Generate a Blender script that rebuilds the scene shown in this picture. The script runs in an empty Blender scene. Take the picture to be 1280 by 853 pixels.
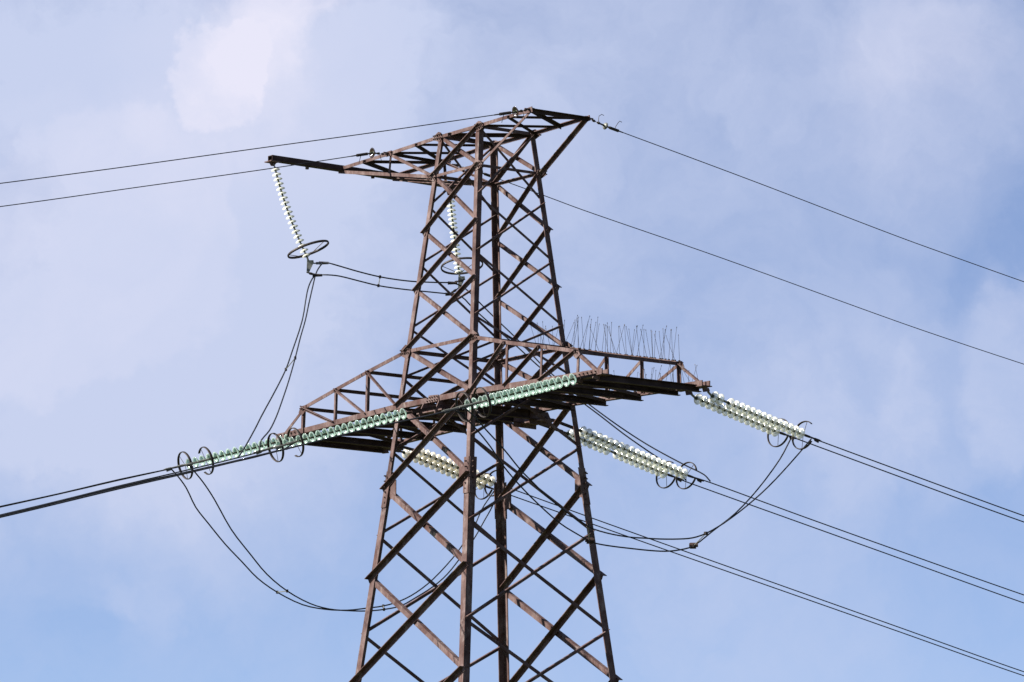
import bpy, bmesh, math, random
from mathutils import Vector, Matrix

random.seed(7)
SKY_STR, SKY_DUST, SKY_OZONE, EXPO = 0.05, 0.2, 4.0, 1.6
SKY_TINT = (0.98, 0.875, 0.90, 1.0)
VEIL = 0.20
scene = bpy.context.scene
COL = scene.collection
S = 1.5                       # metres per tower unit (half the body width at the crossarm)
ZG = -13.683                  # ground level in tower units (z = 0 is the crossarm's bottom chord)
def P(x, y, z):
    return Vector((x*S, y*S, (z-ZG)*S))

# ------------------------------------------------------------------ camera
cam_data = bpy.data.cameras.new("camera")
cam = bpy.data.objects.new("camera", cam_data); COL.objects.link(cam)
yaw, pitch, roll = 0.938837740, 0.160080394, 0.003077540
fw = Vector((-math.sin(yaw)*math.cos(pitch), math.cos(yaw)*math.cos(pitch), math.sin(pitch)))
ri0 = Vector((math.cos(yaw), math.sin(yaw), 0)); up0 = ri0.cross(fw)
ri = ri0*math.cos(roll)+up0*math.sin(roll); up = up0*math.cos(roll)-ri0*math.sin(roll)
M = Matrix((ri, up, -fw)).transposed().to_4x4()
M.translation = P(68.0661883, -49.3245854, -12.5505242)
cam.matrix_world = M
cam_data.sensor_width = 36.0
cam_data.lens = 36.0*6723.224/1280
cam_data.clip_start = 0.5; cam_data.clip_end = 20000
scene.camera = cam

# ------------------------------------------------------------------ light, sky, exposure
SUN_AZ = Vector((-0.40, -0.92, 0)).normalized()    # towards the sun, horizontally
SUN_EL = math.radians(39)
sd = SUN_AZ*math.cos(SUN_EL)+Vector((0, 0, math.sin(SUN_EL)))
sl = bpy.data.lights.new("sun", 'SUN'); sl.energy = 5.0; sl.angle = math.radians(0.5); sl.color = (1.0, 0.94, 0.86)
sun = bpy.data.objects.new("sun", sl); COL.objects.link(sun)
sun.rotation_euler = (-sd).to_track_quat('-Z', 'Y').to_euler()
sun.location = (0, 0, 80)

world = bpy.data.worlds.new("World"); scene.world = world
world.use_nodes = True
wt = world.node_tree; wt.nodes.clear()
def wn(kind, **kw):
    n = wt.nodes.new(kind)
    for k, v in kw.items(): setattr(n, k, v)
    return n
def wl(a, b): wt.links.new(a, b)
def wmath(op, a, b=None, c=None, clamp=False):
    n = wn('ShaderNodeMath', operation=op, use_clamp=clamp)
    for i, v in enumerate((a, b, c)):
        if v is None: continue
        if isinstance(v, (int, float)): n.inputs[i].default_value = v
        else: wl(v, n.inputs[i])
    return n.outputs[0]
def wvec(op, a, b):
    n = wn('ShaderNodeVectorMath', operation=op)
    for i, v in enumerate((a, b)):
        if isinstance(v, (tuple, list, Vector)): n.inputs[i].default_value = tuple(v)
        else: wl(v, n.inputs[i])
    return n
out = wn('ShaderNodeOutputWorld'); bg = wn('ShaderNodeBackground')
wl(bg.outputs[0], out.inputs[0])
sky = wn('ShaderNodeTexSky', sky_type='NISHITA', sun_disc=False)
sky.sun_elevation = SUN_EL
sky.sun_rotation = math.atan2(SUN_AZ.x, SUN_AZ.y)
sky.altitude = 3000; sky.air_density = 0.9; sky.dust_density = SKY_DUST; sky.ozone_density = SKY_OZONE
bg.inputs['Strength'].default_value = SKY_STR
scene.view_settings.view_transform = 'Standard'
scene.view_settings.look = 'None'
scene.view_settings.exposure = EXPO
scene.view_settings.gamma = 1.0
scene.view_settings.use_curve_mapping = False

# clouds stand at fixed compass directions in the sky (azimuth/elevation, radians)
tc = wn('ShaderNodeTexCoord'); DIR = tc.outputs['Generated']
def sky_dir(az, el):
    return Vector((math.cos(az)*math.cos(el), math.sin(az)*math.cos(el), math.sin(el)))
AZ0 = math.atan2(fw.y, fw.x)
def noise(scale, detail, rough, vec, dist=0.0):
    n = wn('ShaderNodeTexNoise'); n.inputs['Scale'].default_value = scale
    n.inputs['Detail'].default_value = detail; n.inputs['Roughness'].default_value = rough
    n.inputs['Distortion'].default_value = dist
    wl(vec, n.inputs['Vector']); return n
warp = noise(26, 6, 0.55, DIR)
wv = wvec('SUBTRACT', warp.outputs['Color'], (0.5, 0.5, 0.5)).outputs[0]
wsc = wn('ShaderNodeVectorMath', operation='SCALE'); wl(wv, wsc.inputs[0]); wsc.inputs['Scale'].default_value = 0.036
warp2 = noise(95, 6, 0.6, DIR)
wv2 = wvec('SUBTRACT', warp2.outputs['Color'], (0.5, 0.5, 0.5)).outputs[0]
wsc2 = wn('ShaderNodeVectorMath', operation='SCALE'); wl(wv2, wsc2.inputs[0]); wsc2.inputs['Scale'].default_value = 0.011
DW = wvec('ADD', wvec('ADD', DIR, wsc.outputs[0]).outputs[0], wsc2.outputs[0]).outputs[0]
def bank(daz, el, r0, r1, gain):
    """a cloud bank centred daz left(+)/right(-) of the tower's compass bearing"""
    d = sky_dir(AZ0+daz, el)
    dist = wvec('DISTANCE', DW, d).outputs['Value']
    mr = wn('ShaderNodeMapRange', interpolation_type='SMOOTHSTEP')
    wl(dist, mr.inputs['Value'])
    mr.inputs['From Min'].default_value = r0; mr.inputs['From Max'].default_value = r1
    mr.inputs['To Min'].default_value = gain; mr.inputs['To Max'].default_value = 0.0
    return mr.outputs[0]
def ang(px, py):               # bearing offset and height of a cloud
    return ((640-px)/6723.0, pitch+(426.5-py)/6723.0)
# each entry: place (seen from the road), inner and outer radius, cover
BANKS = [((760, -260), .03, .095, .36), ((860, 300), .01, .055, .26), ((60, 300), .028, .080, .70), ((360, 180), .010, .060, .30), ((30, 60), .006, .03, .12), ((430, 440), .02, .07, .30),
         ((1090, 110), .006, .042, .20), ((1230, 130), .006, .034, .26), ((1305, 470), .0145, .0205, .26), ((1190, 520), .0150, .0215, .16), ((1230, 530), .02, .044, .04),
         ((1050, 520), .0120, .0190, .14), ((1040, 490), .012, .030, .14), ((150, 530), .015, .045, .10), ((128, 767), .001, .006, .22), ((175, 770), .001, .007, .14), ((0, 757), .001, .003, .30), ((300, 748), .002, .010, .12),
         ((950, 640), .02, .055, .14), ((900, 820), .01, .06, .12), ((560, 60), .01, .06, .20), ((800, 640), .004, .03, .10)]
PUFFS = [((260, 106), .0082, .0102, .38), ((300, 125), .0090, .0150, .20), ((310, 50), .0065, .0120, .26), ((315, 110), .010, .036, .18), ((330, 10), .007, .012, .22), ((120, 318), .0262, .0296, .16), ((70, 300), .026, .030, .06), ((150, 205), .004, .018, .10),
         ((1190, 60), .003, .015, .16), ((1100, 95), .003, .010, .14), ((1290, 430), .006, .012, .12), ((1180, 120), .01, .03, .08)]
def total(lst):
    acc = None
    for (px, py), r0, r1, g in lst:
        a_, e_ = ang(px, py)
        b_ = bank(a_, e_, r0, r1, g)
        acc = b_ if acc is None else wmath('ADD', acc, b_)
    return acc
acc = total(BANKS)
soft = noise(34, 5, 0.6, DW, 0.4)
fine = noise(70, 6, 0.58, DW, 0.3)
far_cover = noise(3.2, 5, 0.55, DIR, 0.3)
cov = wmath('MULTIPLY', acc, wmath('MULTIPLY_ADD', soft.outputs['Fac'], 0.9, 0.55))
cov = wmath('ADD', cov, wmath('MULTIPLY', wmath('SUBTRACT', soft.outputs['Fac'], 0.5), 0.40))
cov = wmath('ADD', cov, wmath('MULTIPLY', wmath('SUBTRACT', fine.outputs['Fac'], 0.5), 0.26))
cov = wmath('ADD', cov, VEIL, clamp=True)
puff = wmath('MULTIPLY', total(PUFFS), wmath('MULTIPLY_ADD', fine.outputs['Fac'], 1.5, 0.30), clamp=True)
SKYT = wn('ShaderNodeMix', data_type='RGBA', blend_type='MULTIPLY')
SKYT.inputs['Factor'].default_value = 1.0
wl(sky.outputs[0], SKYT.inputs['A']); SKYT.inputs['B'].default_value = SKY_TINT
def lit(v):                                                 # cloud radiance from its displayed brightness
    lin = [(c/255/12.92 if c/255 <= .04045 else ((c/255+.055)/1.055)**2.4) for c in v]
    return tuple(c/(SKY_STR*2**EXPO) for c in lin)+(1.0,)
m1 = wn('ShaderNodeMix', data_type='RGBA'); wl(cov, m1.inputs['Factor'])
wl(SKYT.outputs['Result'], m1.inputs['A']); m1.inputs['B'].default_value = lit((200, 210, 239))
m2 = wn('ShaderNodeMix', data_type='RGBA'); wl(puff, m2.inputs['Factor'])
wl(m1.outputs['Result'], m2.inputs['A']); m2.inputs['B'].default_value = lit((233, 232, 250))
wl(m2.outputs['Result'], bg.inputs['Color'])

# measured run of every chain, conductor, jumper and earth wire in tower units
W = {"chains":{"D1":[[4.28,1.0,-0.13],[4.2601,1.1619,-0.2567],[4.0143,3.1637,-0.6516]],"D2":[[3.86,1.0,-0.13],[3.8386,1.1745,-0.236],[3.6154,2.9924,-0.5833]],"E1":[[0.21,1.0,-0.13],[0.117,1.7574,-0.2626],[-0.1758,4.1418,-0.7512]],"E2":[[-0.21,1.0,-0.13],[-0.311,1.8224,-0.2558],[-0.5842,4.0478,-0.7017]],"F1":[[-3.86,1.0,-0.13],[-3.9149,1.4469,-0.1772],[-4.1246,3.155,-0.535]],"F2":[[-4.28,1.0,-0.13],[-4.3332,1.4335,-0.1451],[-4.5567,3.2531,-0.535]],"C1":[[-3.86,-1.0,-0.13],[-3.872,-1.0977,-0.1962],[-4.0561,-2.5971,-0.6504]],"C2":[[-4.28,-1.0,-0.13],[-4.3009,-1.1702,-0.2263],[-4.4905,-2.7142,-0.6907]],"A1":[[0.21,-1.0,-0.13],[0.1348,-1.6123,-0.2885],[-0.0997,-3.5224,-0.8786]],"A2":[[-0.21,-1.0,-0.13],[-0.2933,-1.6782,-0.3239],[-0.5298,-3.6047,-0.9183]],"B1":[[4.28,-1.0,-0.13],[4.233,-1.383,-0.2246],[4.0375,-2.9749,-0.6986]],"B2":[[3.86,-1.0,-0.13],[3.8111,-1.3979,-0.2413],[3.6153,-2.9931,-0.7163]]},"wires":{"D1":[[4.0143,3.1637,-0.6516],[3.9881,3.3776,-0.6903],[3.7544,5.2804,-0.9932],[3.5717,6.7687,-1.228],[3.3847,8.2917,-1.4631],[3.0191,11.2693,-1.9036],[2.4097,16.2321,-2.5899],[1.5567,23.1799,-3.4499],[0.338,33.1054,-4.4744],[-1.4901,47.9936,-5.5612],[-5.1462,77.7699,-6.1148]],"D2":[[3.6154,2.9924,-0.5833],[3.576,3.313,-0.6327],[3.2857,5.6773,-1.0104],[3.1017,7.1761,-1.2494],[2.9133,8.7099,-1.4847],[2.5477,11.6876,-1.9232],[1.9384,16.6503,-2.606],[1.0853,23.5981,-3.4611],[-0.1334,33.5236,-4.4787],[-1.9614,48.4118,-5.555],[-5.6175,78.1882,-6.0878]],"E1":[[-0.1758,4.1418,-0.7512],[-0.2455,4.7101,-0.8283],[-0.5027,6.8041,-1.1776],[-0.7872,9.1216,-1.5516],[-1.1821,12.3374,-2.0589],[-1.5477,15.315,-2.4959],[-2.157,20.2777,-3.1764],[-3.0101,27.2255,-4.0282],[-4.2288,37.151,-5.0412],[-6.0568,52.0392,-6.1106],[-9.7129,81.8156,-6.6293]],"E2":[[-0.5842,4.0478,-0.7017],[-0.6517,4.5975,-0.8008],[-0.9695,7.1854,-1.2213],[-1.2559,9.5181,-1.5998],[-1.6533,12.7547,-2.1273],[-2.0189,15.7323,-2.5701],[-2.6283,20.6951,-3.2602],[-3.4813,27.6429,-4.1255],[-4.7,37.5684,-5.1576],[-6.5281,52.4566,-6.2558],[-10.1842,82.2329,-6.8321]],"F1":[[-4.1246,3.155,-0.535],[-4.1919,3.7032,-0.632],[-4.4736,5.997,-1.031],[-5.3287,12.9615,-2.2061],[-5.7485,16.3806,-2.785],[-6.1141,19.3583,-3.2308],[-6.7235,24.321,-3.9259],[-7.5765,31.2688,-4.7981],[-8.7952,41.1943,-5.8402],[-10.6233,56.0825,-6.9534],[-14.2794,85.8589,-7.5597]],"F2":[[-4.5567,3.2531,-0.535],[-4.6422,3.9501,-0.6544],[-4.937,6.3504,-1.0557],[-5.7974,13.3585,-2.2198],[-6.2199,16.799,-2.7967],[-6.5855,19.7767,-3.2323],[-7.1948,24.7394,-3.9101],[-8.0479,31.6872,-4.7584],[-9.2666,41.6127,-5.7661],[-11.0946,56.5009,-6.8278],[-14.7507,86.2772,-7.331]],"C1":[[-4.0561,-2.5971,-0.6504],[-4.096,-2.9219,-0.7513],[-4.1202,-3.119,-0.808],[-4.2438,-4.1255,-1.0719],[-4.3708,-5.1605,-1.3699],[-4.4963,-6.1826,-1.6463],[-4.8619,-9.1602,-2.445],[-5.4713,-14.1229,-3.728],[-6.3244,-21.0708,-5.4234],[-7.5431,-30.9962,-7.6415],[-9.3711,-45.8844,-10.5186],[-13.0272,-75.6608,-14.6527]],"C2":[[-4.4905,-2.7142,-0.6907],[-4.5235,-2.9828,-0.7747],[-4.6338,-3.8815,-1.0216],[-4.7616,-4.9221,-1.316],[-4.8877,-5.9496,-1.599],[-5.2533,-8.9273,-2.4098],[-5.8627,-13.89,-3.7132],[-6.7158,-20.8378,-5.4372],[-7.9345,-30.7633,-7.696],[-9.7625,-45.6515,-10.6342],[-13.4186,-75.4279,-14.8907]],"A1":[[-0.0997,-3.5224,-0.8786],[-0.1348,-3.8081,-1.0422],[-0.3006,-5.1586,-1.4335],[-0.4636,-6.4861,-1.8023],[-0.584,-7.4666,-2.0935],[-0.7029,-8.4348,-2.3689],[-1.0685,-11.4124,-3.221],[-1.6778,-16.3751,-4.593],[-2.5309,-23.3229,-6.4131],[-3.7496,-33.2484,-8.8093],[-5.5776,-48.1366,-11.9535],[-9.2337,-77.913,-16.6219]],"A2":[[-0.5298,-3.6047,-0.9183],[-0.5667,-3.9051,-1.0272],[-0.6898,-4.9078,-1.3282],[-0.8537,-6.2428,-1.708],[-0.9748,-7.2289,-2.0035],[-1.0944,-8.2025,-2.2868],[-1.46,-11.1801,-3.1382],[-2.0693,-16.1429,-4.5093],[-2.9224,-23.0907,-6.328],[-4.1411,-33.0161,-8.7221],[-5.9691,-47.9043,-11.8632],[-9.6252,-77.6807,-16.5255]],"B1":[[4.0375,-2.9749,-0.6986],[3.9988,-3.2906,-0.8126],[3.8875,-4.1968,-1.0662],[3.8186,-4.7578,-1.2149],[3.6586,-6.0608,-1.6008],[3.4703,-7.5946,-2.0537],[3.3163,-8.8488,-2.4066],[3.0902,-10.6899,-2.9419],[2.7246,-13.6675,-3.7642],[2.1153,-18.6302,-5.0868],[1.2622,-25.5781,-6.8377],[0.0435,-35.5035,-9.1349],[-1.7845,-50.3917,-12.1307],[-5.4406,-80.1681,-16.5024]],"B2":[[3.6153,-2.9931,-0.7163],[3.5789,-3.2893,-0.8111],[3.5009,-3.925,-0.9922],[3.4316,-4.4893,-1.1443],[3.2706,-5.8003,-1.5278],[3.0811,-7.3434,-1.9729],[2.9262,-8.6054,-2.3166],[2.6988,-10.4575,-2.8634],[2.3332,-13.4352,-3.6769],[1.7238,-18.3979,-4.9846],[0.8707,-25.3457,-6.7146],[-0.348,-35.2712,-8.982],[-2.176,-50.1594,-11.9332],[-5.8321,-79.9358,-16.2156]]},"earth":{"L1":[[1.92,-0.546,4.38],[[1.8875,-0.8104,4.3113],[1.6049,-3.1123,3.7721],[1.3385,-5.2823,3.2794],[1.0792,-7.3935,2.7965],[0.9522,-8.4279,2.5653],[0.8269,-9.4486,2.3396],[0.4613,-12.4262,1.7019],[-0.1481,-17.389,0.687],[-1.0011,-24.3368,-0.6329],[-2.2198,-34.2623,-2.3146],[-4.0479,-49.1504,-4.3871],[-7.704,-78.9268,-6.9121]]],"L2":[[-1.95,-0.546,4.27],[[-1.9852,-0.833,4.2656],[-2.2409,-2.9153,3.7721],[-2.5139,-5.1384,3.2658],[-2.6476,-6.2275,3.0146],[-2.7795,-7.3021,2.7731],[-3.1452,-10.2797,2.1211],[-3.7545,-15.2425,1.0826],[-4.6076,-22.1903,-0.2706],[-5.8263,-32.1158,-1.9997],[-7.6543,-47.0039,-4.1433],[-11.3104,-76.7803,-6.8106]]],"R1":[[1.92,0.546,4.38],[[1.8721,0.9361,4.3054],[1.4678,4.2291,3.8709],[1.0517,7.6178,3.3969],[0.8598,9.1807,3.2011],[0.6634,10.7805,3.0076],[0.2978,13.7581,2.6584],[-0.3116,18.7209,2.1245],[-1.1647,25.6687,1.4779],[-2.3834,35.5941,0.758],[-4.2114,50.4823,0.1283],[-7.8675,80.2587,0.4889]]],"R2":[[-2.0,0.546,4.3],[[-2.1033,1.3873,4.2284],[-2.282,2.8429,4.0283],[-2.392,3.7389,3.9004],[-2.7853,6.9419,3.5032],[-3.3226,11.318,2.9118],[-3.5265,12.9786,2.7078],[-3.7352,14.6785,2.5136],[-4.1009,17.6561,2.1869],[-4.7102,22.6188,1.6903],[-5.5633,29.5667,1.096],[-6.782,39.4921,0.4509],[-8.61,54.3803,-0.0667],[-12.2661,84.1567,0.518]]]},"jump":{"BD1":[[3.9988,-3.2833,-0.818],[3.9985,-3.0848,-0.9501],[3.9982,-2.8857,-1.1185],[3.9976,-2.5603,-1.3787],[3.9971,-2.2484,-1.6651],[3.9969,-2.0907,-1.7809],[3.9964,-1.8162,-1.9791],[3.996,-1.5169,-2.1603],[3.9955,-1.2166,-2.3179],[3.9951,-0.9907,-2.4033],[3.9949,-0.885,-2.4448],[3.9944,-0.5368,-2.4958],[3.9938,-0.1563,-2.5154],[3.9934,0.0576,-2.5089],[3.9929,0.3798,-2.4991],[3.9923,0.7499,-2.471],[3.9919,1.0133,-2.4326],[3.9915,1.2701,-2.3454],[3.9909,1.6223,-2.158],[3.9902,2.0637,-1.8635],[3.9895,2.5087,-1.5169],[3.9888,2.9574,-1.1051],[3.9881,3.3613,-0.7068]],"BD2":[[3.5788,-3.1721,-0.7945],[3.5788,-2.9954,-0.8751],[3.5786,-2.7143,-1.0916],[3.5785,-2.4916,-1.3018],[3.5784,-2.2607,-1.5602],[3.5783,-1.9996,-1.7926],[3.5782,-1.6254,-2.0725],[3.578,-1.2046,-2.3391],[3.5778,-0.8498,-2.4906],[3.5777,-0.6453,-2.564],[3.5777,-0.5238,-2.5938],[3.5776,-0.2194,-2.6137],[3.5774,0.1631,-2.6218],[3.5772,0.5013,-2.6248],[3.5771,0.8103,-2.614],[3.577,1.0896,-2.5711],[3.5769,1.3546,-2.4895],[3.5767,1.7311,-2.232],[3.5765,2.1733,-1.9242],[3.5763,2.6194,-1.514],[3.5761,3.0697,-1.0],[3.576,3.2968,-0.6467]],"CF1":[[-4.096,-2.9217,-0.7643],[-4.098,-2.781,-0.8821],[-4.1005,-2.6085,-1.0493],[-4.1033,-2.4194,-1.274],[-4.1081,-2.0866,-1.7348],[-4.1135,-1.7151,-2.1029],[-4.1183,-1.3807,-2.4101],[-4.1241,-0.978,-2.6549],[-4.1307,-0.5251,-2.8268],[-4.1361,-0.1506,-2.8898],[-4.1414,0.2171,-2.892],[-4.147,0.6025,-2.872],[-4.1522,0.9574,-2.8211],[-4.1571,1.2975,-2.738],[-4.1615,1.606,-2.5771],[-4.1667,1.9649,-2.3653],[-4.1708,2.2432,-2.1451],[-4.1746,2.5059,-1.8581],[-4.1786,2.7862,-1.5216],[-4.182,3.0177,-1.1739],[-4.1844,3.1836,-0.9179],[-4.1865,3.333,-0.5814]],"CF2":[[-4.5235,-2.9826,-0.7812],[-4.5259,-2.8415,-0.8981],[-4.5286,-2.6839,-1.0686],[-4.5318,-2.5009,-1.3597],[-4.5359,-2.256,-1.6008],[-4.5419,-1.9077,-1.926],[-4.5473,-1.5905,-2.1763],[-4.5528,-1.2723,-2.4274],[-4.5595,-0.8823,-2.6285],[-4.5681,-0.3792,-2.7965],[-4.5758,0.0695,-2.8416],[-4.5835,0.5203,-2.8262],[-4.5901,0.9085,-2.7662],[-4.596,1.2498,-2.7052],[-4.6018,1.5924,-2.5987],[-4.6074,1.9198,-2.4354],[-4.6133,2.2649,-2.1896],[-4.6202,2.6677,-1.8092],[-4.6238,2.8765,-1.5656],[-4.6278,3.1092,-1.2571],[-4.6308,3.2838,-0.9262],[-4.6335,3.4428,-0.7152],[-4.6355,3.5603,-0.5696]],"AE1":[[1.6065,-5.3434,-1.3861],[1.5476,-5.2914,-1.2663],[1.4209,-5.1797,-1.1698],[0.7666,-4.6028,-0.8986],[0.2369,-4.1358,-0.5989],[-0.231,-3.7233,-0.2706],[-0.8422,-3.1844,0.1916],[-1.3934,-2.6985,0.6649],[-1.8471,-2.2984,1.0904],[-2.2958,-1.9029,1.4721],[-2.595,-1.639,1.7984],[-2.9565,-1.3203,2.1679],[-3.2501,-1.0615,2.4459],[-3.6287,-0.7277,2.6531],[-3.937,-0.4558,2.7785],[-2.9678,-0.9883,2.5816],[-2.9864,-0.771,2.5586],[-3.021,-0.3681,2.5137],[-3.0586,0.071,2.4818],[-3.095,0.4956,2.4782],[-3.1243,0.837,2.4914],[-3.161,1.2662,2.5279],[-3.1906,1.6115,2.5587],[-3.2082,1.8196,2.5291],[-3.0923,1.9326,2.3975],[-3.0055,2.0174,2.267],[-2.8127,2.2055,1.9923],[-2.5627,2.4494,1.6521],[-2.3756,2.6319,1.3762],[-2.2176,2.7861,1.1443],[-1.8356,3.1588,0.6797],[-1.4978,3.4883,0.3109],[-1.2273,3.7522,0.0378],[-0.9811,3.9924,-0.1876],[-0.7448,4.2229,-0.3793],[-0.509,4.453,-0.5575],[-0.3206,4.6368,-0.6945],[-0.2455,4.7101,-0.8085]],"AE2":[[0.3289,-4.8752,-1.2834],[0.094,-4.6207,-1.1065],[-0.367,-4.1214,-0.71],[-0.6552,-3.8092,-0.4406],[-1.2633,-3.1506,0.0943],[-1.7224,-2.6533,0.5278],[-1.9979,-2.3549,0.8729],[-2.4687,-1.845,1.5006],[-2.6758,-1.6206,1.9938],[-2.8497,-1.4323,2.2202],[-3.1346,-1.1236,2.393],[-2.9651,-1.0195,2.3858],[-2.9866,-0.7693,2.394],[-3.0211,-0.3666,2.3618],[-3.0558,0.0385,2.3322],[-3.0951,0.4968,2.3321],[-3.1243,0.8382,2.3422],[-3.1611,1.2674,2.3582],[-3.1863,1.5608,2.3652],[-3.1986,1.8301,2.3409],[-3.0989,1.9384,2.191],[-2.9631,2.086,2.0002],[-2.7579,2.3089,1.7317],[-2.6018,2.4785,1.533],[-2.3496,2.7526,1.1842],[-2.1698,2.948,0.967],[-1.9185,3.221,0.6421],[-1.6471,3.5159,0.3308],[-1.3817,3.8043,0.0203],[-1.1141,4.095,-0.2632],[-0.9538,4.2692,-0.4251],[-0.8027,4.4335,-0.5866],[-0.6872,4.5589,-0.7605]]},"susp":{"H1":[[-3.33,-1.8722,4.2016],[-3.3104,-1.8453,4.1225],[-2.9921,-1.4106,2.6358],[-2.938,-1.3367,2.5179]],"H2":[[-3.33,1.6533,4.0774],[-3.3219,1.6644,3.9965],[-3.2323,1.7868,2.744],[-3.2084,1.8194,2.6097]]}}

# ------------------------------------------------------------------ materials
def mat(name, ramp, rough=0.6, metal=0.0, scale=3.0, bump=0.0, fine_scale=40.0, stretch=None):
    m = bpy.data.materials.new(name); m.use_nodes = True
    nt = m.node_tree; b = nt.nodes['Principled BSDF']
    geo = nt.nodes.new('ShaderNodeNewGeometry')
    n1 = nt.nodes.new('ShaderNodeTexNoise'); n1.inputs['Scale'].default_value = scale
    n1.inputs['Detail'].default_value = 6; n1.inputs['Roughness'].default_value = .65
    src = geo.outputs['Position']
    if stretch:
        mp = nt.nodes.new('ShaderNodeMapping'); mp.inputs['Scale'].default_value = stretch
        nt.links.new(src, mp.inputs['Vector']); src = mp.outputs[0]
    nt.links.new(src, n1.inputs['Vector'])
    r = nt.nodes.new('ShaderNodeValToRGB')
    while len(r.color_ramp.elements) < len(ramp): r.color_ramp.elements.new(.5)
    for e, (p, c) in zip(r.color_ramp.elements, ramp):
        e.position = p; e.color = (*c, 1)
    nt.links.new(n1.outputs['Fac'], r.inputs['Fac'])
    nt.links.new(r.outputs['Color'], b.inputs['Base Color'])
    b.inputs['Specular IOR Level'].default_value = .14; b.inputs['Roughness'].default_value = rough; b.inputs['Metallic'].default_value = metal
    if bump:
        n2 = nt.nodes.new('ShaderNodeTexNoise'); n2.inputs['Scale'].default_value = fine_scale
        nt.links.new(geo.outputs['Position'], n2.inputs['Vector'])
        bp = nt.nodes.new('ShaderNodeBump'); bp.inputs['Strength'].default_value = bump
        bp.inputs['Distance'].default_value = .01
        nt.links.new(n2.outputs['Fac'], bp.inputs['Height']); nt.links.new(bp.outputs[0], b.inputs['Normal'])
    return m
def streaked(m, col, scale, lo, hi, amount):
    """drier rust or faded paint running down the bars"""
    nt = m.node_tree; bs = nt.nodes['Principled BSDF']
    old = bs.inputs['Base Color'].links[0].from_socket
    geo = nt.nodes.new('ShaderNodeNewGeometry'); mp = nt.nodes.new('ShaderNodeMapping'); mp.inputs['Scale'].default_value = scale
    nt.links.new(geo.outputs['Position'], mp.inputs['Vector'])
    n = nt.nodes.new('ShaderNodeTexNoise'); n.inputs['Scale'].default_value = 1.0; n.inputs['Detail'].default_value = 7; n.inputs['Roughness'].default_value = .7
    nt.links.new(mp.outputs[0], n.inputs['Vector'])
    mr = nt.nodes.new('ShaderNodeMapRange'); mr.inputs['From Min'].default_value = lo; mr.inputs['From Max'].default_value = hi; mr.inputs['To Max'].default_value = amount
    nt.links.new(n.outputs['Fac'], mr.inputs['Value'])
    mx = nt.nodes.new('ShaderNodeMix'); mx.data_type = 'RGBA'
    nt.links.new(mr.outputs[0], mx.inputs['Factor']); nt.links.new(old, mx.inputs['A']); mx.inputs['B'].default_value = (*col, 1)
    nt.links.new(mx.outputs['Result'], bs.inputs['Base Color'])
STEEL = mat('weathered_red_brown_steel_paint', [(.30, (.028, .014, .013)), (.43, (.062, .037, .033)), (.56, (.092, .061, .056)), (.72, (.155, .114, .108))],
            rough=.62, scale=2.2, bump=.25)
streaked(STEEL, (.052, .021, .015), (9, 9, 1.3), .50, .66, .8)      # rust runs
streaked(STEEL, (.165, .135, .125), (5, 5, 2.2), .54, .68, .8)       # chalked pale paint
STEEL_DARK = mat('dark_shaded_steel_paint', [(.3, (.018, .010, .009)), (.5, (.034, .021, .018)), (.7, (.06, .04, .035))], rough=.7, scale=3.2, bump=.3)  # darker copy of STEEL: underside shade put into the colour; also dark fittings
GALV = mat('dull_galvanised_iron', [(.3, (.10, .105, .095)), (.6, (.17, .175, .155)), (.8, (.24, .24, .21))], rough=.5, metal=.35, scale=9)
DARKIRON = mat('dark_oxidised_ring_steel', [(.3, (.018, .016, .016)), (.7, (.045, .036, .032))], rough=.5, metal=.3, scale=12)
CABLE = mat('weathered_dark_aluminium_cable', [(.3, (.012, .013, .016)), (.7, (.028, .030, .036))], rough=.55, metal=.25, scale=5)
GROUND = mat('dry_grass_field', [(.3, (.035, .045, .018)), (.5, (.055, .065, .026)), (.7, (.085, .080, .040))], rough=.9, scale=.15)
CONCRETE = mat('concrete_footing', [(.3, (.22, .21, .20)), (.7, (.34, .33, .31))], rough=.85, scale=4)
CAP = mat('insulator_cap_iron', [(.3, (.022, .032, .022)), (.7, (.055, .068, .045))], rough=.5, metal=.3, scale=20)

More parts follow.
